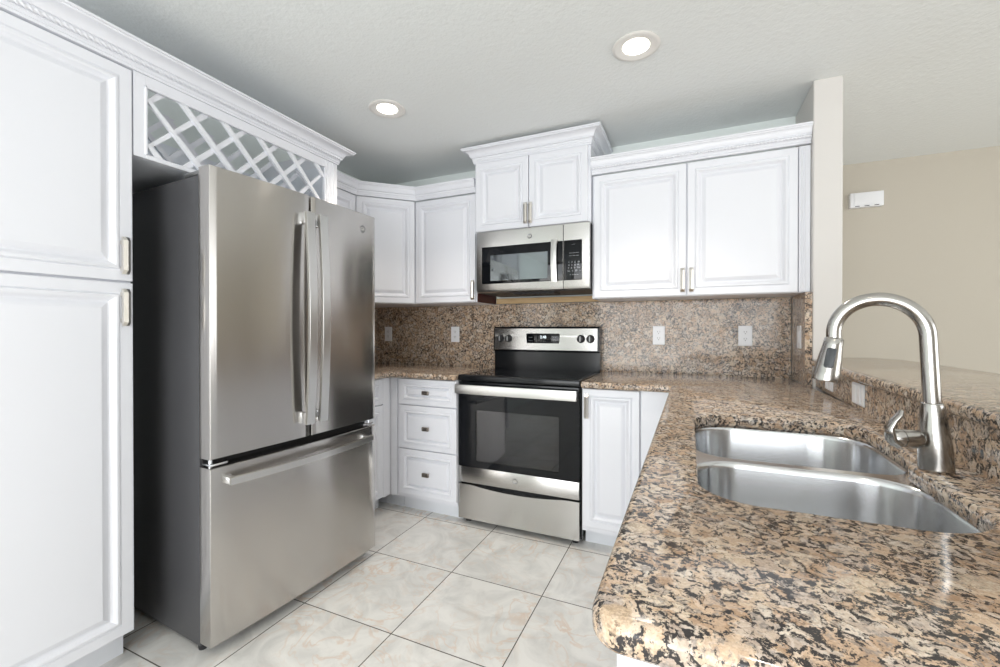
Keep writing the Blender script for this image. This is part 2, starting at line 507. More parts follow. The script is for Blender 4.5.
def text_mesh(txt, size, M4, mname, name, parent, local=False, depth=0.0003):
    cu = bpy.data.curves.new('lettering', 'FONT'); cu.body = txt; cu.size = size; cu.extrude = depth
    cu.align_x = 'CENTER'; cu.align_y = 'CENTER'
    t = bpy.data.objects.new('lettering', cu); C.objects.link(t)
    dg = bpy.context.evaluated_depsgraph_get()
    me = bpy.data.meshes.new_from_object(t.evaluated_get(dg))
    bpy.data.objects.remove(t, do_unlink=True)
    off = Vector((0, 0, 0)) if local else LOC.get(parent, Vector((0, 0, 0)))
    me.transform(Matrix.Translation(-off) @ M4)
    me.materials.clear(); me.materials.append(M[mname])
    o = bpy.data.objects.new(name, me); C.objects.link(o); o.parent = parent; LOC[o] = off
    return o


def text_frame(origin, right, out):
    r = Vector(right).normalized(); u = Vector((0, 0, 1)); d = Vector(out).normalized()
    m = Matrix.Identity(4)
    for i in range(3):
        m[i][0] = r[i]; m[i][1] = u[i]; m[i][2] = d[i]; m[i][3] = origin[i]
    return m


# ------------------------------------------------------------------ the room
struct('floor', MB().box(XL - 0.1, XR + 0.1, YN - 0.1, YF + 0.1, -0.1, 0.0), 'tile')
struct('ceiling', MB().box(XL - 0.1, XR + 0.1, YN - 0.1, YF + 0.1, CEIL, CEIL + 0.1), 'ceil')
struct('wall_left', MB().box(XL - 0.1, XL, YN - 0.1, YB + 0.1, 0, CEIL), 'paint')
struct('wall_back', MB().box(XL, 0.543, YB, YB + 0.1, 0, CEIL), 'paint')
# end of the partition between kitchen and living room; its near end is a painted column
struct('wall_partition', MB().box(0.5435, 0.66, 2.5, YF, 0, CEIL, 0.006), 'column')
struct('wall_far', MB().box(0.66, XR, YF, YF + 0.1, 0, CEIL), 'beige')
# unseen walls behind and beside the camera; glazed door and window added for light
nb = MB()
nb.box(XL, -1.75, YN - 0.1, YN, 0, CEIL).box(1.45, XR, YN - 0.1, YN, 0, CEIL).box(-1.75, 1.45, YN - 0.1, YN, 2.12, CEIL).box(-1.75, 1.45, YN - 0.1, YN, 0, 0.1)
struct('wall_near', nb, 'column')
rb = MB()
rb.box(XR, XR + 0.1, YN, -1.05, 0, CEIL).box(XR, XR + 0.1, 2.25, YF, 0, CEIL).box(XR, XR + 0.1, -1.05, 2.25, 0, 0.32).box(XR, XR + 0.1, -1.05, 2.25, 2.28, CEIL)
struct('wall_right', rb, 'beige')
for i, (a, b_, z0, z1, ax) in enumerate([(-1.75, 1.45, 0.1, 2.12, 'n'), (-1.05, 2.25, 0.32, 2.28, 'r')]):
    f = MB(); g = MB()

    def bb(mb, p0, p1, q0, q1, d0, d1):
        if ax == 'n': mb.box(p0, p1, YN - d1, YN - d0, q0, q1)
        else: mb.box(XR + d0, XR + d1, p0, p1, q0, q1)
    bb(f, a, b_, z0, z0 + 0.05, 0.0, 0.06); bb(f, a, b_, z1 - 0.05, z1, 0.0, 0.06)
    for k in range(4):
        x = a + (b_ - a - 0.05) * k / 3
        bb(f, x, x + 0.05, z0 + 0.05, z1 - 0.05, 0.0, 0.06)
    bb(g, a + 0.02, b_ - 0.02, z0 + 0.02, z1 - 0.02, 0.03, 0.036)
    w = struct('window_%d' % (i + 1), f, 'white_plastic')
    build('pane', g, 'clear', w, flat=True)
# low wall under the breakfast bar, running slightly out of square
xs = lambda y: 0.508 + 0.035 * (y - 1.1)
YP = 0.411          # near end of the peninsula
struct('wall_bar', MB().prism([(xs(YP) + 0.026, YP + 0.02), (0.66, YP + 0.02), (0.66, 2.499), (xs(2.5) + 0.026, 2.499)], 0, 1.0115), 'column')


# ------------------------------------------------------------------ cabinet hardware
def bow_handle(parent, fr, length=0.13, local=False):
    """satin nickel pull: a bar of triangular section on two feet; fr maps x across, y outward, z along"""
    mb = MB(fr)
    w = 0.021; d0 = 0.012; d1 = 0.030; h = length
    mb.loft([[(-w / 2, d0, 0), (w / 2, d0, 0), (w / 2, d0 + 0.004, 0), (0, d0 + 0.006, 0), (-w / 2, d0 + 0.004, 0)],
             [(-w / 2, d0, 0.001), (w / 2, d0, 0.001), (w / 2, d1 - 0.005, 0.013), (0.001, d1, 0.013), (-w / 2, d1 - 0.005, 0.013)],
             [(-w / 2, d0, h - 0.001), (w / 2, d0, h - 0.001), (w / 2, d1 - 0.005, h - 0.013), (0.001, d1, h - 0.013), (-w / 2, d1 - 0.005, h - 0.013)],
             [(-w / 2, d0, h), (w / 2, d0, h), (w / 2, d0 + 0.004, h), (0, d0 + 0.006, h), (-w / 2, d0 + 0.004, h)]])
    for z in (0.012, h - 0.026):
        mb.box(-w / 2 + 0.001, w / 2 - 0.001, 0, d0 + 0.002, z, z + 0.014, 0.001, 1)
    return build('handle', mb, 'nickel', parent, local, angle=25)


def knob(parent, fr):
    mb = MB(fr)
    mb.box(-0.025, 0.025, 0.010, 0.022, -0.0125, 0.0125, 0.004, 2)
    mb.lathe((0, 0, 0), [(0.005, -0.001), (0.006, 0.012)], 12, 'y')
    return build('knob', mb, 'bronze', parent)


def door(parent, x0, x1, z0, z1, face, side, handle=None, name='door', stile=0.040, t=0.02, flat=False):
    """side: 'y-' front looks to -y (face = y of the carcass front), 'x+' looks to +x, 'x-' looks to -x"""
    fr = {'y-': frame((x0, face, z0), (1, 0, 0), (0, -1, 0)), 'x+': frame((face, x0, z0), (0, 1, 0), (1, 0, 0)),
          'x-': frame((face, x0, z0), (0, 1, 0), (-1, 0, 0))}[side]
    d = build(name, MB(fr).panel(x1 - x0, z1 - z0, t, stile, flat=flat), 'white', parent, angle=14)
    if handle:
        hx, hz, kind = handle
        hf = fr @ Matrix.Translation((hx, t, hz))
        if kind == 'bar': bow_handle(d, hf)
        else: knob(d, hf)
    return d


def sweep(mb, path, prof, z0):
    """moulding: prof = [(out, z)] swept along an open 2D path, outward is to the right of travel"""
    P = [Vector(p) for p in path]; rings = []
    for i, p in enumerate(P):
        a = (p - P[i - 1]).normalized() if i > 0 else (P[1] - p).normalized()
        b = (P[i + 1] - p).normalized() if i < len(P) - 1 else a
        na = Vector((a.y, -a.x)); nb_ = Vector((b.y, -b.x)); m = na + nb_; m = m / (m.dot(m) / 2)
        rings.append([(p.x + m.x * o, p.y + m.y * o, z0 + z) for o, z in prof])
    mb.loft(rings, True, True, True)


def rope(mb, p0, p1, r=0.0066, pitch=0.016):
    """twisted rope bead from p0 to p1"""
    a, b = Vector(p0), Vector(p1); L = (b - a).length; t = (b - a) / L
    u = Vector((0, 0, 1)); w = t.cross(u); n = int(L / pitch * 5); rings = []
    for i in range(n + 1):
        s_ = L * i / n; ph = 2 * PI * s_ / pitch / 2; c = a + t * s_
        rings.append([tuple(c + (u * math.cos(q) + w * math.sin(q)) * r * (1 + 0.30 * math.cos(2 * (q - ph)))) for q in [2 * PI * k / 10 for k in range(10)]])
    mb.loft(rings)


def crown_profile(H, D):
    """crown moulding section, H tall, D deep, with a flat, a rope channel, a cove and a top fillet"""
    q = H / .09
    P = [(-0.012, 0), (0.006, 0), (0.006, 0.010 * q), (0.010, 0.010 * q), (0.010, 0.022 * q), (0.013, 0.024 * q), (0.013, 0.036 * q), (0.022, 0.038 * q), (0.022, 0.044 * q), (0.026, 0.044 * q)]
    x0, x1, z0, z1 = 0.026, D - 0.008, 0.046 * q, 0.074 * q
    for i in range(7):
        a = PI / 2 * i / 6; P.append((x0 + (x1 - x0) * (1 - math.cos(a)), z0 + (z1 - z0) * math.sin(a)))
    return P + [(x1 + 0.002, 0.076 * q), (x1 + 0.002, 0.080 * q), (D, 0.082 * q), (D, H), (-0.012, H)]


# ------------------------------------------------------------------ pantry
PX = -1.84  # carcass front of the tall left run, doors stand 2 cm proud
t = thing('pantry_cabinet', (-2.13, 0.56, 0), 'tall white pantry cabinet with two raised panel doors beside the refrigerator', 'cabinet')
mb = MB().box(XL + 0.002, PX, 0.235, 0.868, 0.10, 2.118, 0.001, 1)
build('body', mb, 'white', t)
build('toe_kick', MB().box(XL + 0.002, -1.90, 0.24, 0.868, 0.0, 0.0995), 'kick', t)
door(t, 0.255, 0.866, 1.360, 2.113, PX, 'x+', (0.582, 0.022, 'bar'), stile=0.040)
door(t, 0.255, 0.866, 0.110, 1.353, PX, 'x+', (0.582, 1.353 - 0.110 - 0.022 - 0.13, 'bar'), stile=0.040)

# ------------------------------------------------------------------ wine rack over the refrigerator
t = thing('wine_rack_cabinet', (-2.13, 1.36, 1.815), 'white lattice wine rack cabinet bridging over the refrigerator', 'wine rack')
WX = -1.822
mb = MB()
mb.box(PX + 0.0, WX, 0.8705, 0.908, 1.815, 2.118, 0.001, 1)           # left stile
mb.box(PX, WX, 1.748, 1.838, 1.815, 2.118, 0.001, 1)                  # right stile
for k, y in enumerate((1.762, 1.778, 1.794, 1.810)):
    mb.tube([(WX, y, 1.82), (WX, y, 2.113)], 0.004, 8)
mb.box(PX, WX, 0.908, 1.748, 2.078, 2.118)                            # top rail
mb.box(PX, WX, 0.908, 1.748, 1.815, 1.832, 0.002, 1)
for y0_, y1_, z0_, z1_ in ((0.904, 0.9125, 1.828, 2.082), (1.744, 1.752, 1.828, 2.082), (0.904, 1.752, 2.074, 2.083)): mb.box(WX - 0.004, WX + 0.005, y0_, y1_, z0_, z1_, 0.002, 1)
build('face_frame', mb, 'white', t)
mb = MB()
mb.box(XL + 0.002, PX, 0.8705, 1.838, 1.815, 1.831)
mb.box(XL + 0.002, PX, 0.8705, 0.886, 1.831, 2.118)
mb.box(XL + 0.002, PX, 1.822, 1.838, 1.831, 2.118)
mb.box(XL + 0.002, XL + 0.012, 0.886, 1.822, 1.831, 2.118)
build('body', mb, 'white_in', t)


def lattice(x0, th, y0, y1, z0, z1, ph1, ph2, w=0.0205):
    """two crossed layers of slats clipped to the opening"""
    mb = MB()
    for sgn, ph, xa in ((-1, ph1, x0), (1, ph2, x0 - th)):
        k = -8
        while k < 14:
            yt = ph + 0.1645 * k
            pts = []
            # centre line y = yt - sgn*(z1 - z) ... clipped
            def y_at(z): return yt - sgn * (z1 - z)
            za, zb = z0, z1
            # clip in z so y stays inside
            lo, hi = (y0, y1)
            if sgn > 0:      # y grows with z: y = yt - (z1 - z)
                za = max(za, lo - yt + z1); zb = min(zb, hi - yt + z1)
            else:            # y = yt + (z1 - z)
                zb = min(zb, z1 - (lo - yt)); za = max(za, z1 - (hi - yt))
            if zb - za > 0.012:
                hw = w / 2 * math.sqrt(2)
                a0, a1 = y_at(za), y_at(zb)
                q = [(a0 - hw, za), (a0 + hw, za), (a1 + hw, zb), (a1 - hw, zb)]
                q = [(min(max(y, y0 - 0.004), y1 + 0.004), z) for y, z in q]
                mb.loft([[(xa, y, z) for y, z in q], [(xa - th, y, z) for y, z in q]])
            k += 1
    return mb


build('lattice', lattice(WX - 0.001, 0.011, 0.908, 1.748, 1.832, 2.078, 1.033, 1.130), 'white', t, flat=True)
build('lattice', lattice(-1.99, 0.011, 0.888, 1.820, 1.832, 2.078, 1.06, 1.09), 'white', t, flat=True)

# one continuous crown over pantry and wine rack
mb = MB()
CP = crown_profile(0.082, 0.072)
mb_path = [(-1.822, 0.235), (-1.822, 1.838), (XL + 0.003, 1.838)]
sweep(mb, mb_path, CP, 2.119)
o = build('crown_molding', mb, 'white', None, angle=24)
tag(o, 'white crown molding running over the pantry and wine rack', 'molding')
mb = MB(); rope(mb, (-1.822 + 0.0205, 0.24, 2.119 + 0.0295), (-1.822 + 0.0205, 1.85, 2.119 + 0.0295))
r_ = build('rope_bead', mb, 'white', o, angle=60)

# ------------------------------------------------------------------ refrigerator (built about its own axes: x depth outward, y width)
FW = 0.817
FR = math.radians(-3.2)
t = thing('refrigerator', (-1.600, 0.970, 0), 'stainless steel french door refrigerator with bottom freezer drawer and charcoal sides', 'refrigerator', rz=FR)


def bulge(y):
    u = (y - FW / 2) / (FW / 2); return 0.014 * (1 - u * u)


def fridge_front(y0, y1, z0, z1, name, mt='steel', d=0.045):
    """door slab with a gently bowed face and rounded side edges"""
    n = 14; r = 0.0025; ring = []
    ys = [y0 + (y1 - y0) * k / n for k in range(n + 1)]
    front = []
    for y in ys:
        e = min(y - y0, y1 - y, r); x = d + bulge(y) - (r - math.sqrt(max(r * r - (r - e) ** 2, 0))) * 0.8
        front.append((x, y))
    extra = []
    for k in range(1, 4): extra.append(y0 + r * (1 - math.cos(PI / 2 * k / 4)))
    full = []
    for y in sorted(set(ys + extra + [y1 - (q - y0) for q in extra])):
        e = min(y - y0, y1 - y, r); full.append((d + bulge(y) - (r - math.sqrt(max(r * r - (r - e) ** 2, 0))) * 0.8, y))
    poly = [(-0.022, y0)] + full + [(-0.022, y1)]
    rings = []
    for z, ins in ((z0, 0.004), (z0 + 0.003, 0.0), (z1 - 0.003, 0.0), (z1, 0.004)):
        rings.append([(x - (ins if x > 0 else 0), y, z) for x, y in poly])
    mb = MB(); mb.loft(rings)
    return build(name, mb, mt, t, True, angle=30)


mb = MB().box(-0.76, -0.030, 0.004, FW - 0.004, 0.030, 1.752, 0.004, 2)
body = build('body', mb, 'fridge_side', t, True)
build('gasket', MB().box(-0.032, -0.018, 0.010, FW - 0.010, 0.045, 1.745), 'gap', t, True, flat=True)
mb = MB().box(-0.060, -0.020, 0.002, FW - 0.002, 1.752, 1.762, 0.002, 1)
build('top_rail', mb, 'badge', t, True)
for y in (0.02, FW - 0.10): build('hinge_cover', MB().box(-0.16, -0.012, y, y + 0.08, 1.7625, 1.780, 0.006, 2), 'badge', t, True)
for y in (0.03, FW - 0.05):
    for x in (-0.06, -0.70):
        mb = MB(); mb.lathe((x, y, 0), [(0.014, 0.0), (0.016, 0.01), (0.016, 0.031)], 14)
        build('foot', mb, 'black_matte', t, True)
GAPY = 0.4075
dl = fridge_front(0.0, GAPY - 0.0055, 0.722, 1.775, 'door')
dr = fridge_front(GAPY + 0.0055, FW, 0.722, 1.775, 'door')
fz = fridge_front(0.0, FW, 0.049, 0.690, 'freezer_drawer')
for y0_, y1_ in ((0.006, 0.070), (FW - 0.07, FW + 0.004)):
    mb = MB().box(-0.02, 0.034, y0_, y1_, 0.694, 0.703, 0.004, 2)
    mb.lathe((0.012, (y0_ if y0_ < 0.1 else y1_ - 0.03) + 0.012, 0.690), [(0.007, 0), (0.007, 0.03)], 14)
    build('hinge', mb, 'chrome', t, True)


def fridge_handle(par, pts_fn, a, b, fixed, vertical):
    """bowed flat bar plus its two end posts"""
    n = 18; path = []
    for k in range(n + 1):
        s_ = k / n; bow = 0.020 * math.sin(PI * s_) ; c = a + (b - a) * s_
        if vertical: path.append((0.045 + bulge(fixed) + 0.038 + bow, fixed, c))
        else: path.append((0.045 + bulge(c) + 0.036 + bow, c, fixed))
    mb = MB()
    if vertical: mb.bar(path, 0.040, 0.014, (1, 0, 0))
    else: mb.bar(path, 0.026, 0.014, (1, 0, 0))
    h = build('handle', mb, 'steel_handle', par, True, angle=12)
    for c in (a, b):
        mb = MB()
        sg = 1 if c == a else -1
        if vertical:
            z0, z1 = sorted((c, c + sg * 0.048)); x0 = 0.040 + bulge(fixed); mb.box(x0, x0 + 0.042, fixed - 0.012, fixed + 0.012, z0, z1, 0.003, 2)
        else:
            y0, y1 = sorted((c, c + sg * 0.030)); x0 = 0.040 + bulge(c); mb.box(x0, x0 + 0.040, y0, y1, fixed - 0.012, fixed + 0.012, 0.003, 2)
        build('handle_post', mb, 'chrome', par, True)


fridge_handle(dl, None, 0.785, 1.690, GAPY - 0.033, True)
fridge_handle(dr, None, 0.785, 1.690, GAPY + 0.035, True)
fridge_handle(fz, None, 0.045, FW - 0.062, 0.640, False)


def badge(parent, M4, r, local=False):
    """small round monogram badge lying in the local xy plane, looking along local z"""
    mb = MB(M4); mb.lathe((0, 0, 0), [(r, 0), (r, 0.001), (r * 0.94, 0.0016), (r * 0.86, 0.0012), (r * 0.80, 0.0009)], 28)
    d = build('logo_badge', mb, 'badge', parent, local)
    text_mesh('GE', r * 1.15, M4 @ Matrix.Translation((0, 0, 0.0012)), 'nickel', 'monogram', d, local)
    return d


yb_ = FW - 0.092
badge(dr, text_frame((0.045 + bulge(yb_) - 0.0002, yb_, 1.695), (0, 1, 0), (1, 0.02, 0)), 0.019, True)

# ------------------------------------------------------------------ wall cabinets in the corner
CPS = crown_profile(0.088, 0.046)
YU = 2.556          # carcass front of the back-wall uppers, doors end at 2.536
t = thing('wall_cabinet', (-2.25, 2.05, 1.37), 'white wall cabinet on the left wall, mostly behind the refrigerator', 'cabinet')
build('body', MB().box(XL + 0.002, -2.09, 1.842, 2.262, 1.372, 2.10, 0.001, 1), 'white', t)
door(t, 1.848, 2.255, 1.375, 2.097, -2.09, 'x+')

t = thing('corner_wall_cabinet', (-2.2, 2.66, 1.37), 'white diagonal corner wall cabinet with one raised panel door', 'cabinet')
A = Vector((-2.085, 2.265)); B = Vector((-1.795, 2.553))
build('body', MB().prism([(XL + 0.002, 2.264), (A.x, A.y), (B.x, B.y), (B.x, YB - 0.022), (XL + 0.002, YB - 0.022)], 1.372, 2.10), 'white', t, flat=True)
dv = (B - A); Ld = dv.length; dv = dv / Ld; nv = Vector((dv.y, -dv.x))
fr = frame((A.x + dv.x * 0.006, A.y + dv.y * 0.006, 1.375), (dv.x, dv.y, 0), (nv.x, nv.y, 0))
build('door', MB(fr).panel(Ld - 0.014, 0.722, 0.02, 0.040), 'white', t, angle=14)

t = thing('wall_cabinet', (-1.54, 2.7, 1.37), 'narrow white wall cabinet with one door, left of the microwave', 'cabinet')
mb = MB().box(B.x + 0.001, -1.302, YU, YB - 0.022, 1.372, 2.10, 0.001, 1)
build('body', mb, 'white', t)
build('side_panel', MB().box(-1.3015, -1.2985, YU + 0.004, YB - 0.024, 1.373, 1.812), 'redwood', t, flat=True)['label'] = 'unpainted dark red side of the cabinet'
door(t, -1.783, -1.306, 1.375, 2.092, YU, 'y-', (0.463, 0.012, 'bar'))
# crown along the three corner cabinets
mb = MB(); path = [(-2.07, 1.915), (A.x + nv.x * 0.02 + 0.0, A.y + nv.y * 0.02), (B.x + nv.x * 0.02, 2.536), (-1.302, 2.536)]
path[1] = (-2.07, 2.259)
sweep(mb, path, [(o_ if o_ < 0 else o_ * 0.8, z) for o_, z in CPS], 2.102)
tag(build('crown_molding', mb, 'white', None, angle=24), 'white crown molding turning the corner above the diagonal cabinet', 'molding')

# ------------------------------------------------------------------ cabinet over the microwave
t = thing('wall_cabinet', (-0.915, 2.7, 1.82), 'short white two door cabinet above the microwave, reaching almost to the ceiling', 'cabinet')
YS = 2.520
build('body', MB().box(-1.2965, -0.5335, YS, YB - 0.001, 1.822, 2.280, 0.001, 1), 'white', t)
door(t, -1.284, -0.9185, 1.826, 2.272, YS, 'y-', (0.352, 0.020, 'bar'))
door(t, -0.9135, -0.548, 1.826, 2.272, YS, 'y-', (0.014, 0.020, 'bar'))
mb = MB(); sweep(mb, [(-1.2965, YB - 0.002), (-1.2965, YS - 0.006), (-0.5335, YS - 0.006), (-0.5335, YB - 0.002)], crown_profile(0.090, 0.070), 2.275)
build('crown', mb, 'white', t, angle=24)

# ------------------------------------------------------------------ right-hand wall cabinet
t = thing('wall_cabinet', (0.0, 2.7, 1.37), 'wide white two door wall cabinet over the granite backsplash, right of the microwave', 'cabinet')
build('body', MB().box(-0.5305, 0.541, YU, YB - 0.022, 1.372, 2.10, 0.001, 1), 'white', t)
door(t, -0.520, -0.018, 1.375, 2.094, YU, 'y-', (0.484, 0.018, 'bar'))
door(t, -0.012, 0.4905, 1.375, 2.094, YU, 'y-', (0.020, 0.018, 'bar'))
mb = MB().box(0.494, 0.541, YU - 0.020, YU - 0.001, 1.375, 2.094, 0.001, 1)
for x in (0.502, 0.510, 0.518): mb.tube([(x, YU - 0.020, 1.378), (x, YU - 0.020, 2.09)], 0.003, 8)
build('filler_strip', mb, 'white', t)
mb = MB(); sweep(mb, [(-0.5315, YU - 0.020), (0.5415, YU - 0.020)], CPS, 2.102)
cr = build('crown', mb, 'white', t, angle=24)
mb = MB(); rope(mb, (-0.53, YU - 0.020 - 0.0205, 2.102 + 0.0315), (0.540, YU - 0.020 - 0.0205, 2.102 + 0.0300), 0.0058)
build('rope_bead', mb, 'white', cr, angle=60)

# raw wood cleat on the wall under the microwave
tag(build('wood_cleat', MB().box(-1.285, -0.535, YB - 0.05, YB - 0.0215, 1.374, 1.412, 0.001, 1), 'wood'), 'raw pine board fixed to the wall under the microwave', 'board')

# ------------------------------------------------------------------ microwave
t = thing('microwave', (-0.90, 2.68, 1.41), 'stainless steel over the range microwave with black glass door', 'microwave')
mx0, mx1, my = -1.262, -0.530, 2.472
build('body', MB().box(mx0 + 0.004, mx1 - 0.004, my + 0.03, YB - 0.024, 1.424, 1.8185, 0.002, 1), 'black_matte', t)
fr = frame((mx0, my + 0.03, 1.425), (1, 0, 0), (0, -1, 0))
split = -0.686 - mx0


def micro_front(x0, x1, name):
    n = 10; h = 0.391; mb = MB(fr)
    prof = [(0.0, 0.0), (0.010, 0.0), (0.022, 0.006), (0.030, 0.020), (0.030, h - 0.004), (0.026, h), (0.0, h)]
    mb.loft([[(x, d, z) for d, z in prof] for x in (x0, x0 + 0.001, x1 - 0.001, x1)])
    return build(name, mb, 'steel_light', t, angle=30)


md = micro_front(0.0, split - 0.002, 'door')
mc = micro_front(split + 0.002, mx1 - mx0, 'control_panel')
gz0, gz1 = 1.480, 1.716
mb = MB(); mb.box(-1.224, mx0 + split - 0.003, my - 0.003, my + 0.004, gz0, gz1, 0.002, 2)
gd = build('door_glass', mb, 'glass_black', md)
build('window', MB().box(-1.163, -0.782, my - 0.0042, my - 0.002, gz0 + 0.018, gz1 - 0.055, 0.001, 1), 'micro_window', gd)['label'] = 'grey see-through window with mirror sheen'
mb = MB().box(mx0 + split + 0.003, -0.574, my - 0.003, my + 0.004, gz0, gz1, 0.002, 2)
kp = build('keypad', mb, 'glass_black', mc)
n_ = 12; path = [(-0.735, my - 0.026 - 0.012 * math.sin(PI * k / n_), 1.472 + (1.722 - 1.472) * k / n_) for k in range(n_ + 1)]
mb = MB(); mb.bar(path, 0.034, 0.010, (0, 1, 0))
for z in (1.482, 1.712): mb.box(-0.748, -0.722, my - 0.026, my - 0.002, z - 0.009, z + 0.009, 0.002, 1)
build('handle', mb, 'steel_handle', md)
cx = (mx0 + split + 0.003 - 0.574) / 2 + 0.004
ox = cx - 0.028
for r, row in enumerate([('123-'), ('456-'), ('789+'), ('*0##')]):
    pass
rows = [('1', '2', '3', '30'), ('4', '5', '6', 'PL'), ('7', '8', '9', 'TM'), ('CL', '0', 'ST', '+')]
def lbl(s_, x, z, sz): text_mesh(s_, sz, text_frame((x, my - 0.0031, z), (1, 0, 0), (0, -1, 0)), 'glyph', 'key_label', kp)
for r, row in enumerate(rows):
    lbl('   '.join(c for c in row), cx + 0.004, 1.585 - 0.017 * r, 0.0135)
for r in range(2): lbl('— — —', cx + 0.004, 1.640 - 0.016 * r, 0.016)
lbl('~ ~ ~ ~', cx + 0.004, 1.512, 0.016)
lbl('- - -', cx, 1.690, 0.012)
badge(md, text_frame((-0.898, my - 0.0002, 1.762), (1, 0, 0), (0, -1, 0)), 0.0155)
mb = MB().box(-1.03, -0.76, 2.53, 2.68, 1.4155, 1.4235, 0.002, 1)
for k in range(8): mb.box(-1.02 + k * 0.032, -1.005 + k * 0.032, 2.54, 2.67, 1.413, 1.4155)
build('vent_grille', mb, 'black_matte', t)

# ------------------------------------------------------------------ range
t = thing('electric_range', (-0.92, 2.56, 0), 'stainless steel electric range with black glass cooktop and oven door', 'range')
rx0, rx1, ry = -1.297, -0.547, 2.295
YW = YB - 0.022
build('body', MB().box(rx0 + 0.003, rx1 + 0.008, ry + 0.032, YW - 0.012, 0.030, 0.874, 0.002, 1), 'black', t)
for x in (rx0 + 0.04, rx1 - 0.035):
    for y in (ry + 0.06, YW - 0.08):
        mb = MB(); mb.lathe((x, y, 0), [(0.018, 0), (0.018, 0.012), (0.012, 0.014), (0.012, 0.031)], 14)
        build('foot', mb, 'black_matte', t)
# cooktop: glass plate with a raised black frame
mb = MB().box(rx0 - 0.003, rx1 + 0.006, ry - 0.006, YW - 0.068, 0.876, 0.912, 0.007, 3)
ck = build('cooktop', mb, 'black', t)
build('glass_surface', MB().box(rx0 + 0.012, rx1 - 0.009, ry + 0.016, YW - 0.085, 0.9115, 0.9140, 0.001, 1), 'glass_black', ck)
M['ring'] = mat('grey_burner_print', (0.045, 0.045, 0.048), 0.12)
for x, y, r in ((-1.11, 2.42, 0.105), (-0.73, 2.42, 0.075), (-1.11, 2.66, 0.075), (-0.73, 2.66, 0.095)):
    mb = MB()
    for rr in (r,):
        rings = [[(x + q * math.cos(a), y + q * math.sin(a), z) for a in [2 * PI * k / 48 for k in range(48)]] for q, z in ((rr, 0.9138), (rr, 0.9143), (rr - 0.002, 0.9143), (rr - 0.002, 0.9138))]
        mb.loft(rings)
    build('burner_ring', mb, 'ring', ck)
# backguard
gy = YW - 0.070
mb = MB(); prof = [(gy + 0.004, 0.905), (gy + 0.004, 1.035), (gy - 0.018, 1.045), (gy - 0.010, 1.196), (gy - 0.002, 1.208), (YW - 0.003, 1.208), (YW - 0.003, 0.905)]
mb.loft([[(x, y, z) for y, z in prof] for x in (rx0 + 0.018, rx1 + 0.016)])
bg = build('backguard', mb, 'black', t, angle=30)
prof = [(gy - 0.0185, 1.048), (gy - 0.0205, 1.050), (gy - 0.0125, 1.195), (gy - 0.0100, 1.197)]
mb = MB(); mb.loft([[(x, y, z) for y, z in prof] for x in (rx0 + 0.026, rx1 + 0.004)])
cp = build('control_panel', mb, 'steel_light', t, angle=30)
tl = math.atan2(0.008, 0.14)
nf = Vector((0, -math.cos(tl), math.sin(-tl)))
def on_panel(x, z): return (x, gy - 0.0205 + (z - 1.050) * 0.008 / 0.14, z)
px, py, pz = on_panel(-0.912, 1.127)
mb = MB(); mb.box(px - 0.118, px + 0.118, py - 0.0028, py + 0.004, pz - 0.035, pz + 0.035, 0.006, 3)
dp = build('display', mb, 'glass_black', cp)
def dl_(s_, dx, dz, sz, mm): text_mesh(s_, sz, text_frame((px + dx, py - 0.0030, pz + dz), (1, 0, 0), (0, -1, 0)), mm, 'digits' if mm == 'led' else 'key_label', dp)
dl_('2:48', 0.004, 0.010, 0.026, 'led')
for dx in (-0.085, 0.085):
    for dz in (0.010, -0.014): dl_('-- --', dx, dz, 0.015, 'glyph')
dl_('.  .  -  .', 0.0, -0.016, 0.015, 'glyph')
for kx in (-1.224, -1.164, -0.650, -0.588):
    x, y, z = on_panel(kx, 1.127)
    mb = MB(); mb.lathe((x, y + 0.002, z), [(0.027, 0), (0.027, -0.006), (0.0235, -0.012), (0.021, -0.024), (0.018, -0.027)], 28, 'y')
    k_ = build('knob', mb, 'black_matte', cp)
    build('knob_grip', MB().box(x - 0.0035, x + 0.0035, y - 0.030, y - 0.020, z - 0.018, z + 0.018, 0.001, 1), 'badge', k_)
# oven door
build('door_trim', MB().box(rx0 + 0.002, rx1 - 0.002, ry + 0.0, ry + 0.03, 0.846, 0.872, 0.003, 2), 'black', t)
wz0, wz1, wx0, wx1 = 0.392, 0.702, -1.180, -0.662
mb = MB()
mb.box(rx0, wx0, ry, ry + 0.028, 0.357, 0.842).box(wx1, rx1, ry, ry + 0.028, 0.357, 0.842).box(wx0, wx1, ry, ry + 0.028, 0.357, wz0).box(wx0, wx1, ry, ry + 0.028, wz1, 0.842)
od = build('oven_door', mb, 'glass_black', t, flat=True)
build('window', MB().box(wx0 - 0.003, wx1 + 0.003, ry + 0.006, ry + 0.010, wz0 - 0.003, wz1 + 0.003), 'oven_glass', od, flat=True)
mb = MB().box(rx0, rx1, ry - 0.002, ry + 0.028, 0.258, 0.3555, 0.003, 2)
lp_ = build('lower_rail', mb, 'steel_light', od)
badge(lp_, text_frame((-0.922, ry - 0.0022, 0.309), (1, 0, 0), (0, -1, 0)), 0.0155)
n_ = 14; path = [(rx0 + 0.004 + (rx1 - rx0 - 0.008) * k / n_, ry - 0.048 - 0.006 * math.sin(PI * k / n_), 0.832) for k in range(n_ + 1)]
mb = MB(); mb.bar(path, 0.054, 0.016, (0, 1, 0))
for x0_, x1_ in ((rx0 + 0.006, rx0 + 0.034), (rx1 - 0.034, rx1 - 0.006)): mb.box(x0_, x1_, ry - 0.048, ry + 0.001, 0.812, 0.852, 0.003, 1)
build('handle', mb, 'steel_handle', od, angle=30)
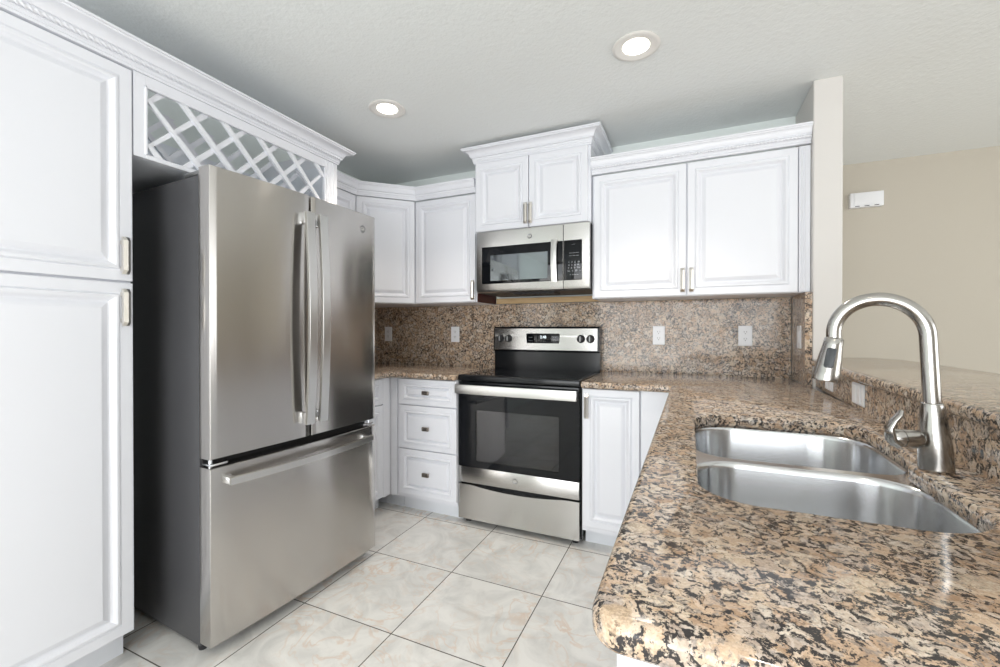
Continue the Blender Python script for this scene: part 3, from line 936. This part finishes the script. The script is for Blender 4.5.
# oven cavity seen through the window
mb = MB()
mb.box(wx0 - 0.01, wx1 + 0.01, ry + 0.30, ry + 0.31, wz0 - 0.01, wz1 + 0.01).box(wx0 - 0.02, wx0 - 0.01, ry + 0.034, ry + 0.31, wz0 - 0.01, wz1 + 0.01)
mb.box(wx1 + 0.01, wx1 + 0.02, ry + 0.034, ry + 0.31, wz0 - 0.01, wz1 + 0.01).box(wx0 - 0.02, wx1 + 0.02, ry + 0.034, ry + 0.31, wz0 - 0.02, wz0 - 0.01).box(wx0 - 0.02, wx1 + 0.02, ry + 0.034, ry + 0.31, wz1 + 0.01, wz1 + 0.02)
CAV = mb
build('oven_cavity', mb, 'oven_in', t, flat=True)
mb = MB()
for z in (0.50, ):
    for k in range(14): mb.tube([(wx0 + 0.01 + k * 0.038, ry + 0.05, z), (wx0 + 0.01 + k * 0.038, ry + 0.295, z)], 0.002, 6)
    for y in (0.05, 0.29): mb.tube([(wx0 - 0.005, ry + y, z), (wx1 + 0.005, ry + y, z)], 0.003, 6)
build('oven_rack', mb, 'nickel', t)
# storage drawer with the dark curved pull under the door
mb = MB(); n = 24; top = []
for k in range(n + 1):
    u = k / n; top.append((rx0 + (rx1 - rx0) * u, 0.246 - 0.020 * max(0, math.sin(PI * min(max((u - 0.12) / 0.76, 0), 1))) ** 0.8))
pf = [(rx1, 0.035), (rx0, 0.035)]
ring = [(x, z) for x, z in top] + pf
mb.loft([[(x, y, z) for x, z in ring] for y in (ry + 0.030, ry + 0.002, ry)])
sd = build('storage_drawer', mb, 'steel_light', t, angle=30)

# ------------------------------------------------------------------ base cabinets
t = thing('base_cabinet', (-2.1, 2.05, 0), 'white base cabinet on the left wall, partly hidden behind the refrigerator', 'cabinet')
build('body', MB().box(XL + 0.002, -1.822, 1.845, 2.277, 0.10, 0.8755), 'white', t, flat=True)
build('toe_kick', MB().box(XL + 0.002, -1.90, 1.845, 2.277, 0, 0.0995), 'kick', t, flat=True)
door(t, 1.850, 2.206, 0.708, 0.872, -1.822, 'x+', name='drawer_front', stile=0.035)
door(t, 1.850, 2.206, 0.110, 0.702, -1.822, 'x+')
build('filler_strip', MB().box(-1.821, -1.804, 2.210, 2.2765, 0.102, 0.8755, 0.002, 1), 'white', t)
t = thing('corner_base_cabinet', (-2.1, 2.6, 0), 'plain white corner base cabinet between the door and the drawers', 'cabinet')
build('body', MB().prism([(XL + 0.002, 2.279), (-1.806, 2.279), (-1.806, 2.290), (-1.750, 2.290), (-1.750, YW), (XL + 0.002, YW)], 0.10, 0.8755), 'white', t, flat=True)
mb = MB().box(-1.804, -1.750, 2.2795, 2.2895, 0.102, 0.8755, 0.002, 1)
build('filler_strip', mb, 'white', t)
build('toe_kick', MB().box(XL + 0.002, -1.750, 2.36, YW, 0, 0.0995), 'kick', t, flat=True)
t = thing('drawer_base_cabinet', (-1.53, 2.58, 0), 'white base cabinet with three drawers, left of the range', 'cabinet')
FB = 2.290
build('body', MB().box(-1.748, -1.301, FB, YW, 0.10, 0.8755), 'white', t, flat=True)
build('toe_kick', MB().box(-1.748, -1.301, 2.36, YW, 0, 0.0995), 'kick', t, flat=True)
for z0, z1 in ((0.707, 0.872), (0.424, 0.702), (0.128, 0.419)):
    door(t, -1.727, -1.3005, z0, z1, FB, 'y-', (0.2135, (z1 - z0) / 2, 'knob'), name='drawer', stile=0.036)
t = thing('base_cabinet', (-0.28, 2.58, 0), 'white base cabinet with a single tall door, right of the range', 'cabinet')
build('body', MB().box(-0.531, -0.229, 2.300, YW, 0.10, 0.8755), 'white', t, flat=True)
build('toe_kick', MB().box(-0.531, -0.229, 2.385, YW, 0, 0.0995), 'kick', t, flat=True)
door(t, -0.524, -0.233, 0.128, 0.872, 2.300, 'y-', (0.022, 0.587, 'bar'))
t = thing('base_filler_panel', (-0.14, 2.6, 0), 'plain white filler panel between the single door cabinet and the peninsula', 'panel')
build('panel', MB().box(-0.226, -0.040, 2.283, YW, 0.10, 0.8755, 0.001, 1), 'white', t)
build('toe_kick', MB().box(-0.226, -0.002, 2.385, YW, 0, 0.0995), 'kick', t, flat=True)

t = thing('peninsula_cabinet', (0.23, 1.35, 0), 'white base cabinet of the peninsula under the sink', 'cabinet')
PF = -0.045
pe = xs(YP) + 0.0
mb = MB()
mb.box(PF, PF + 0.018, YP + 0.014, 2.281, 0.10, 0.876).box(PF + 0.018, 0.506, YP + 0.014, YP + 0.032, 0.0, 0.876)
mb.box(PF + 0.018, 0.506, 2.262, 2.281, 0.10, 0.876).box(PF + 0.018, 0.506, YP + 0.032, 2.262, 0.10, 0.118)
build('body', mb, 'white', t, flat=True)
build('toe_kick', MB().box(0.015, 0.028, YP + 0.034, 2.281, 0, 0.0995), 'kick', t, flat=True)
ys_ = [YP + 0.014, 0.84, 1.22, 1.60, 1.93, 2.262]
for i in range(5):
    hx = 0.022 if i % 2 else ys_[i + 1] - ys_[i] - 0.028
    door(t, ys_[i] + 0.002, ys_[i + 1] - 0.003, 0.128, 0.872, PF, 'x-', (hx, 0.587, 'bar'))

# ------------------------------------------------------------------ granite
Z0, Z1 = 0.8765, CT
# left L-shaped worktop
poly = rounded([(XL + 0.002, 1.845), (-1.782, 1.845), (-1.782, 2.255), (-1.302, 2.255), (-1.302, YW + 0.0), (XL + 0.002, YW + 0.0)], [0, 0.01, 0.06, 0.004, 0, 0])
mb = MB(); mb.slab(poly, [], Z0, Z1, 0.012)
tag(build('countertop', mb, 'granite', angle=50), 'brown speckled granite countertop in the corner between refrigerator and range', 'countertop')
# right worktop with the peninsula and the sink cut-out
SK = rounded([(0.015, 0.776), (0.406, 0.776), (0.410, 1.140), (0.440, 1.185), (0.446, 1.556), (0.015, 1.556)], [0.09, 0.115, 0.01, 0.03, 0.095, 0.12], 12)
poly = rounded([(-0.5295, 2.255), (-0.084, 2.255), (-0.092, YP), (xs(YP) + 0.024, YP), (xs(1.6) + 0.022, 1.6), (0.5415, 2.4995), (0.523, YW), (-0.5295, YW)],
               [0.004, 0.012, 0.035, 0, 0, 0, 0, 0])
FCX, FCY = 0.4415, 1.108
mb = MB(); mb.slab(poly, [SK], Z0, Z1, 0.012)
tag(build('countertop', mb, 'granite', angle=50), 'brown speckled granite peninsula countertop with the sink cut into it', 'countertop')
# backsplashes
tag(build('backsplash', MB().box(XL + 0.022, 0.5225, YW + 0.0005, YB - 0.0005, 0.905, 1.3715, 0.001, 1), 'granite'), 'tall granite backsplash along the back wall under the wall cabinets', 'backsplash')
mb = MB().prism([(0.513, 2.5), (0.5425, 2.5), (0.5425, YW), (0.5245, YW)], 1.0, 1.371)
mb.prism([(0.524, 2.4995), (0.5425, 2.4995), (0.5425, YW), (0.524, YW)], 0.9125, 1.0)
tag(build('backsplash', mb, 'granite', flat=True), 'short return of granite backsplash ending at the painted column', 'backsplash')
tag(build('backsplash', MB().box(XL + 0.001, XL + 0.021, 1.845, YW, 0.9125, 1.3715), 'granite', flat=True), 'granite backsplash on the left wall behind the refrigerator', 'backsplash')
mb = MB().prism([(xs(YP), YP + 0.02), (xs(YP) + 0.025, YP + 0.02), (xs(2.499) + 0.025, 2.499), (xs(2.499), 2.499)], 0.9122, 1.0115)
tag(build('backsplash', mb, 'granite', flat=True), 'low granite backsplash between the sink counter and the raised bar', 'backsplash')
bx = lambda y: xs(y) - 0.022
poly = rounded([(bx(YP - 0.02), YP - 0.02), (0.90, YP - 0.02), (0.935, 2.20), (0.935, 2.62), (0.85, 2.775), (0.70, 2.72), (0.6605, 2.69), (0.6605, 2.499), (bx(2.499), 2.499)],
               [0.02, 0.05, 0.4, 0.12, 0.06, 0.05, 0, 0, 0.0])
mb = MB(); mb.slab(poly, [], 1.012, 1.045, 0.012)
tag(build('bar_countertop', mb, 'granite', angle=50), 'raised granite breakfast bar top behind the faucet', 'countertop')

# ------------------------------------------------------------------ sink
t = thing('kitchen_sink', (0.22, 1.16, 0.66), 'undermount stainless steel double bowl kitchen sink', 'sink')
ZR = 0.8755
b1 = rounded([(0.012, 0.775), (0.428, 0.775), (0.428, 1.145), (0.012, 1.145)], [0.10, 0.10, 0.105, 0.095], 12)
b2 = rounded([(0.012, 1.178), (0.446, 1.178), (0.458, 1.565), (0.012, 1.565)], [0.08, 0.08, 0.13, 0.12], 12)
flange = rounded([(-0.012, 0.752), (0.462, 0.752), (0.482, 1.590), (-0.012, 1.590)], 0.06, 8)


def bowl(lp, zb=0.672):
    mb = MB(); steps = [(0.004, ZR), (0.0, ZR - 0.001), (-0.004, ZR - 0.006), (-0.006, ZR - 0.014), (-0.012, zb + 0.045), (-0.016, zb + 0.026), (-0.028, zb + 0.009), (-0.045, zb + 0.002), (-0.070, zb)]
    rings = [[(x, y, z) for x, y in offset(lp, d)] for d, z in steps]
    mb.loft(rings, True, False, False)
    c = Vector((sum(p[0] for p in lp) / len(lp), sum(p[1] for p in lp) / len(lp)))
    last = rings[-1]
    rs = [last] + [[(c.x + (x - c.x) * k, c.y + (y - c.y) * k, zb - 0.003 * (1 - k)) for x, y, z in last] for k in (0.6, 0.3)]
    mb.loft(rs, True, False, True)
    return mb, c, zb


for lp in (b1, b2):
    mb, c, zb = bowl(lp); o = build('bowl', mb, 'sink', t, angle=60)
    mb = MB(); mb.lathe((c.x, c.y, zb - 0.003), [(0.056, 0), (0.056, 0.003), (0.050, 0.004), (0.042, 0.001), (0.02, 0.0005)], 32)
    for k in range(8):
        a = 2 * PI * k / 8; mb.lathe((c.x + 0.028 * math.cos(a), c.y + 0.028 * math.sin(a), zb - 0.003), [(0.004, 0.001), (0.004, 0.0022)], 8)
    build('drain', mb, 'chrome', o)
mb = MB(); mb.fill([flange, offset(b1, 0.004), offset(b2, 0.004)], ZR)
build('rim', mb, 'sinkrim', t, flat=True)

# ------------------------------------------------------------------ faucet
t = thing('kitchen_faucet', (FCX, FCY, CT), 'brushed nickel pull-down gooseneck kitchen faucet behind the sink', 'faucet')
x, y, z = FCX, FCY, CT
mb = MB(); rings = []
for r_q, h_q in [(0.0255, 0.0), (0.0266, 0.002), (0.0263, 0.006), (0.0262, 0.02), (0.0250, 0.055), (0.0215, 0.095), (0.0178, 0.124), (0.0165, 0.130), (0.014, 0.131)]:
    rings.append([(x - 0.05 * h_q + r_q * math.cos(a), y + r_q * math.sin(a), z + h_q) for a in [2 * PI * k / 40 for k in range(40)]])
mb.loft(rings)
build('base', mb, 'faucet', t, angle=50)
# gooseneck in the plane through the body and the spray head
dirv = Vector((-0.992, 0.12, 0)).normalized()
R = 0.0735; zt = z + 0.158 + 0.0; path = []
up0 = CT + 0.128; zc_ = 1.177
lean = -0.006
for k in range(7): path.append((0.0 + lean * 0, up0 + (zc_ - up0) * k / 6))
for k in range(1, 27):
    a = PI * k / 26; path.append((R - R * math.cos(a), zc_ + R * math.sin(a)))
path.append((2 * R, zc_ - 0.010))
P3 = [(x + dirv.x * s_ - 0.05 * (zz - CT), y + dirv.y * s_, zz) for s_, zz in path]
mb = MB(); mb.tube(P3, 0.0137, 24, cap=True, up=(0, 1, 0)); mb.lathe((x - 0.0065, y, CT + 0.128), [(0.0160, 0), (0.0168, 0.002), (0.0160, 0.004), (0.0137, 0.005)], 32)
build('gooseneck', mb, 'faucet', t, angle=50)
e = Vector(P3[-1]); d = (Vector(P3[-1]) - Vector(P3[-2])).normalized()
hd = Vector((-0.17, 0.0, -0.985)).normalized()
prof = [(0.0137, -0.004), (0.0172, -0.001), (0.0178, 0.012), (0.0205, 0.035), (0.0240, 0.072), (0.0258, 0.086), (0.0250, 0.090), (0.019, 0.0905)]
mb = MB(); u = Vector((0, 1, 0)); u = (u - hd * u.dot(hd)).normalized(); w = hd.cross(u)
mb.loft([[tuple(e + hd * h + (u * math.cos(a) + w * math.sin(a)) * r) for a in [2 * PI * k / 36 for k in range(36)]] for r, h in prof])
sh = build('spray_head', mb, 'faucet', t, angle=50)
# rubber button on the side facing the viewer
tocam = (Vector((0, 0, 1.188)) - e); tocam = (tocam - hd * tocam.dot(hd)).normalized(); side = hd.cross(tocam)
mb = MB(); rings = []
for off_, sc_ in ((-0.004, 1.0), (0.0016, 1.0), (0.003, 0.82)):
    ring = []
    for px_, pz_ in rounded([(-0.0085, -0.021), (0.0085, -0.021), (0.0085, 0.021), (-0.0085, 0.021)], 0.004, 5):
        h = 0.040 - pz_ * sc_; rad = 0.0205 + (h - 0.02) * 0.085
        ring.append(tuple(e + hd * h + side * px_ * sc_ + tocam * (math.sqrt(max(rad * rad - (px_ * sc_) ** 2, 0)) + off_)))
    rings.append(ring)
mb.loft(rings); build('spray_button', mb, 'rubber', sh)
# side lever
ax = Vector((-0.95, -0.30, 0.03)).normalized(); hb = Vector((x, y, CT + 0.062)) + Vector((-0.014, -0.010, 0))
mb = MB(); mb.tube([tuple(hb + ax * s_) for s_ in (0.016, 0.020, 0.03, 0.050, 0.0505, 0.0520, 0.0525, 0.066, 0.0700)], [0.0130, 0.0165, 0.0175, 0.0172, 0.0160, 0.0160, 0.0172, 0.0165, 0.013], 24)
hv = build('handle_hub', mb, 'faucet', t, angle=50)
p = hb + ax * 0.062
pts = [p + Vector((0.006, 0.0, -0.012)), p + Vector((-0.006, -0.002, -0.002)), p + Vector((-0.010, -0.004, 0.020)), p + Vector((-0.002, -0.005, 0.036)), p + Vector((0.006, -0.006, 0.047)), p + Vector((0.008, -0.006, 0.056))]
mb = MB(); mb.tube([tuple(q) for q in pts], [0.0150, 0.0165, 0.0135, 0.0105, 0.0095, 0.006], 16, sx=0.55, up=(1, 0, 0.5))
build('lever', mb, 'faucet', hv, angle=50)


# ------------------------------------------------------------------ outlets and switches
def plate(name, fr, label, cat, group, kind='outlet', wd=0.072, ht=0.118):
    """fr: local x across, y outward, z up, origin at the plate centre on the wall"""
    o = fr.to_translation()
    t = thing(name, tuple(o), label, cat, group)
    mb = MB(fr); rings = [[(x, d, z) for x, z in rounded([(-wd / 2 + i, -ht / 2 + i), (wd / 2 - i, -ht / 2 + i), (wd / 2 - i, ht / 2 - i), (-wd / 2 + i, ht / 2 - i)], 0.003, 3)] for i, d in ((0, 0.0008), (0, 0.003), (0.0025, 0.0055))]
    mb.loft(rings); pl = build('cover_plate', mb, 'white_plastic', t)
    if kind == 'outlet':
        for zc in (0.020, -0.020):
            mb = MB(fr)
            rr = rounded([(-0.014, zc - 0.0145), (0.014, zc - 0.0145), (0.014, zc + 0.0145), (-0.014, zc + 0.0145)], 0.008, 5)
            mb.loft([[(a, d, b) for a, b in rr] for d in (0.0045, 0.0065)])
            rc = build('receptacle', mb, 'white_plastic', t)
            mb = MB(fr); mb.box(-0.0075, -0.0055, 0.006, 0.0068, zc - 0.001, zc + 0.008).box(0.0055, 0.0075, 0.006, 0.0068, zc - 0.001, zc + 0.008)
            mb.lathe((0, 0, zc - 0.007), [(0.0026, 0.006), (0.0026, 0.0068)], 10, 'y')
            build('slot', mb, 'slot', rc, flat=True)
    else:
        n = max(1, int(round(wd / 0.072)) if wd > 0.1 else 1)
        mb = MB(fr)
        for k in range(n):
            xc = (k - (n - 1) / 2) * 0.046
            mb.box(xc - 0.0165, xc + 0.0165, 0.005, 0.0085, -0.033, 0.033, 0.002, 1)
        build('rocker', mb, 'white_plastic', t)
    return t


by = lambda xx: frame((xx, YW + 0.0005, 1.152), (1, 0, 0), (0, -1, 0))
plate('wall_outlet', by(-2.277), 'white duplex outlet on the backsplash next to the refrigerator', 'outlet', 'duplex outlets on the back wall')
plate('wall_outlet', by(-1.643), 'white duplex outlet on the backsplash just left of the range', 'outlet', 'duplex outlets on the back wall')
plate('wall_outlet', by(-0.177), 'white duplex outlet on the backsplash just right of the range', 'outlet', 'duplex outlets on the back wall')
plate('wall_outlet', by(0.297), 'white duplex outlet on the backsplash below the wide cabinet, near the corner', 'outlet', 'duplex outlets on the back wall')
sn = Vector((-1, -0.032, 0)).normalized(); sd_ = Vector((0.032, -1, 0)).normalized()
plate('wall_switch', frame((0.5175 , 2.628, 1.150), sd_, sn), 'white switch plate on the short granite return by the column', 'switch', 'switch plates on the granite', 'switch')
yl = 1.845; nn = Vector((-1, 0.035, 0)).normalized(); ss_ = Vector((-0.035, -1, 0)).normalized()
plate('wall_switch', frame((xs(yl), yl, 0.966), ss_, nn), 'white double switch plate on the low splash, beside the spray head', 'switch', 'switch plates on the granite', 'switch', 0.125, 0.074)
yl = 2.235
plate('wall_switch', frame((xs(yl), yl, 0.966), ss_, nn), 'white switch plate on the low splash directly under the faucet spray head', 'switch', 'switch plates on the granite', 'switch', 0.118, 0.074)

# door chime on the living room wall
t = thing('door_chime', (1.15, YF, 2.07), 'white rectangular door chime box high on the beige living room wall', 'door chime')
fr = frame((1.15, YF, 2.115), (1, 0, 0), (0, -1, 0))
mb = MB(fr); mb.box(-0.095, 0.095, 0.0005, 0.045, -0.052, 0.052, 0.004, 2)
c_ = build('case', mb, 'white_plastic', t)
mb = MB(fr); mb.box(-0.074, 0.078, 0.043, 0.049, -0.040, 0.048, 0.003, 2); build('cover', mb, 'white_plastic', t)
for k in (-0.055, 0.0, 0.055): build('sound_slot', MB(fr).box(k - 0.013, k + 0.013, 0.044, 0.0465, -0.048, -0.043), 'slot', t, flat=True)

# ------------------------------------------------------------------ recessed downlights
M['trimring'] = mat('off_white_lamp_trim', (0.80, 0.78, 0.75), 0.5)
for lx, ly, lab in ((-1.505, 1.880, 'round recessed ceiling light nearer the refrigerator'), (-0.210, 1.895, 'round recessed ceiling light over the floor in front of the sink'),
                    (-1.30, -0.35, 'added unseen round recessed ceiling light behind the viewpoint, pantry side'), (0.30, -0.10, 'added unseen round recessed ceiling light behind the viewpoint, peninsula side')):  # last two are unseen fixtures added to brighten the foreground
    t = thing('recessed_light', (lx, ly, CEIL), lab, 'ceiling light', 'recessed ceiling lights')
    mb = MB(); mb.lathe((lx, ly, CEIL), [(0.096, -0.0005), (0.098, -0.004), (0.092, -0.008), (0.080, -0.007), (0.068, -0.004), (0.057, -0.0035), (0.055, -0.001)], 48, cap0=False, cap1=False)
    build('trim_ring', mb, 'trimring', t, angle=60)
    mb = MB(); mb.lathe((lx, ly, CEIL), [(0.054, -0.001), (0.053, -0.0032), (0.030, -0.0045), (0.002, -0.005)], 40)
    build('lens', mb, 'lamp', t, angle=60)
    lamp_spot('downlight_lamp', (lx, ly, CEIL - 0.02), 26)
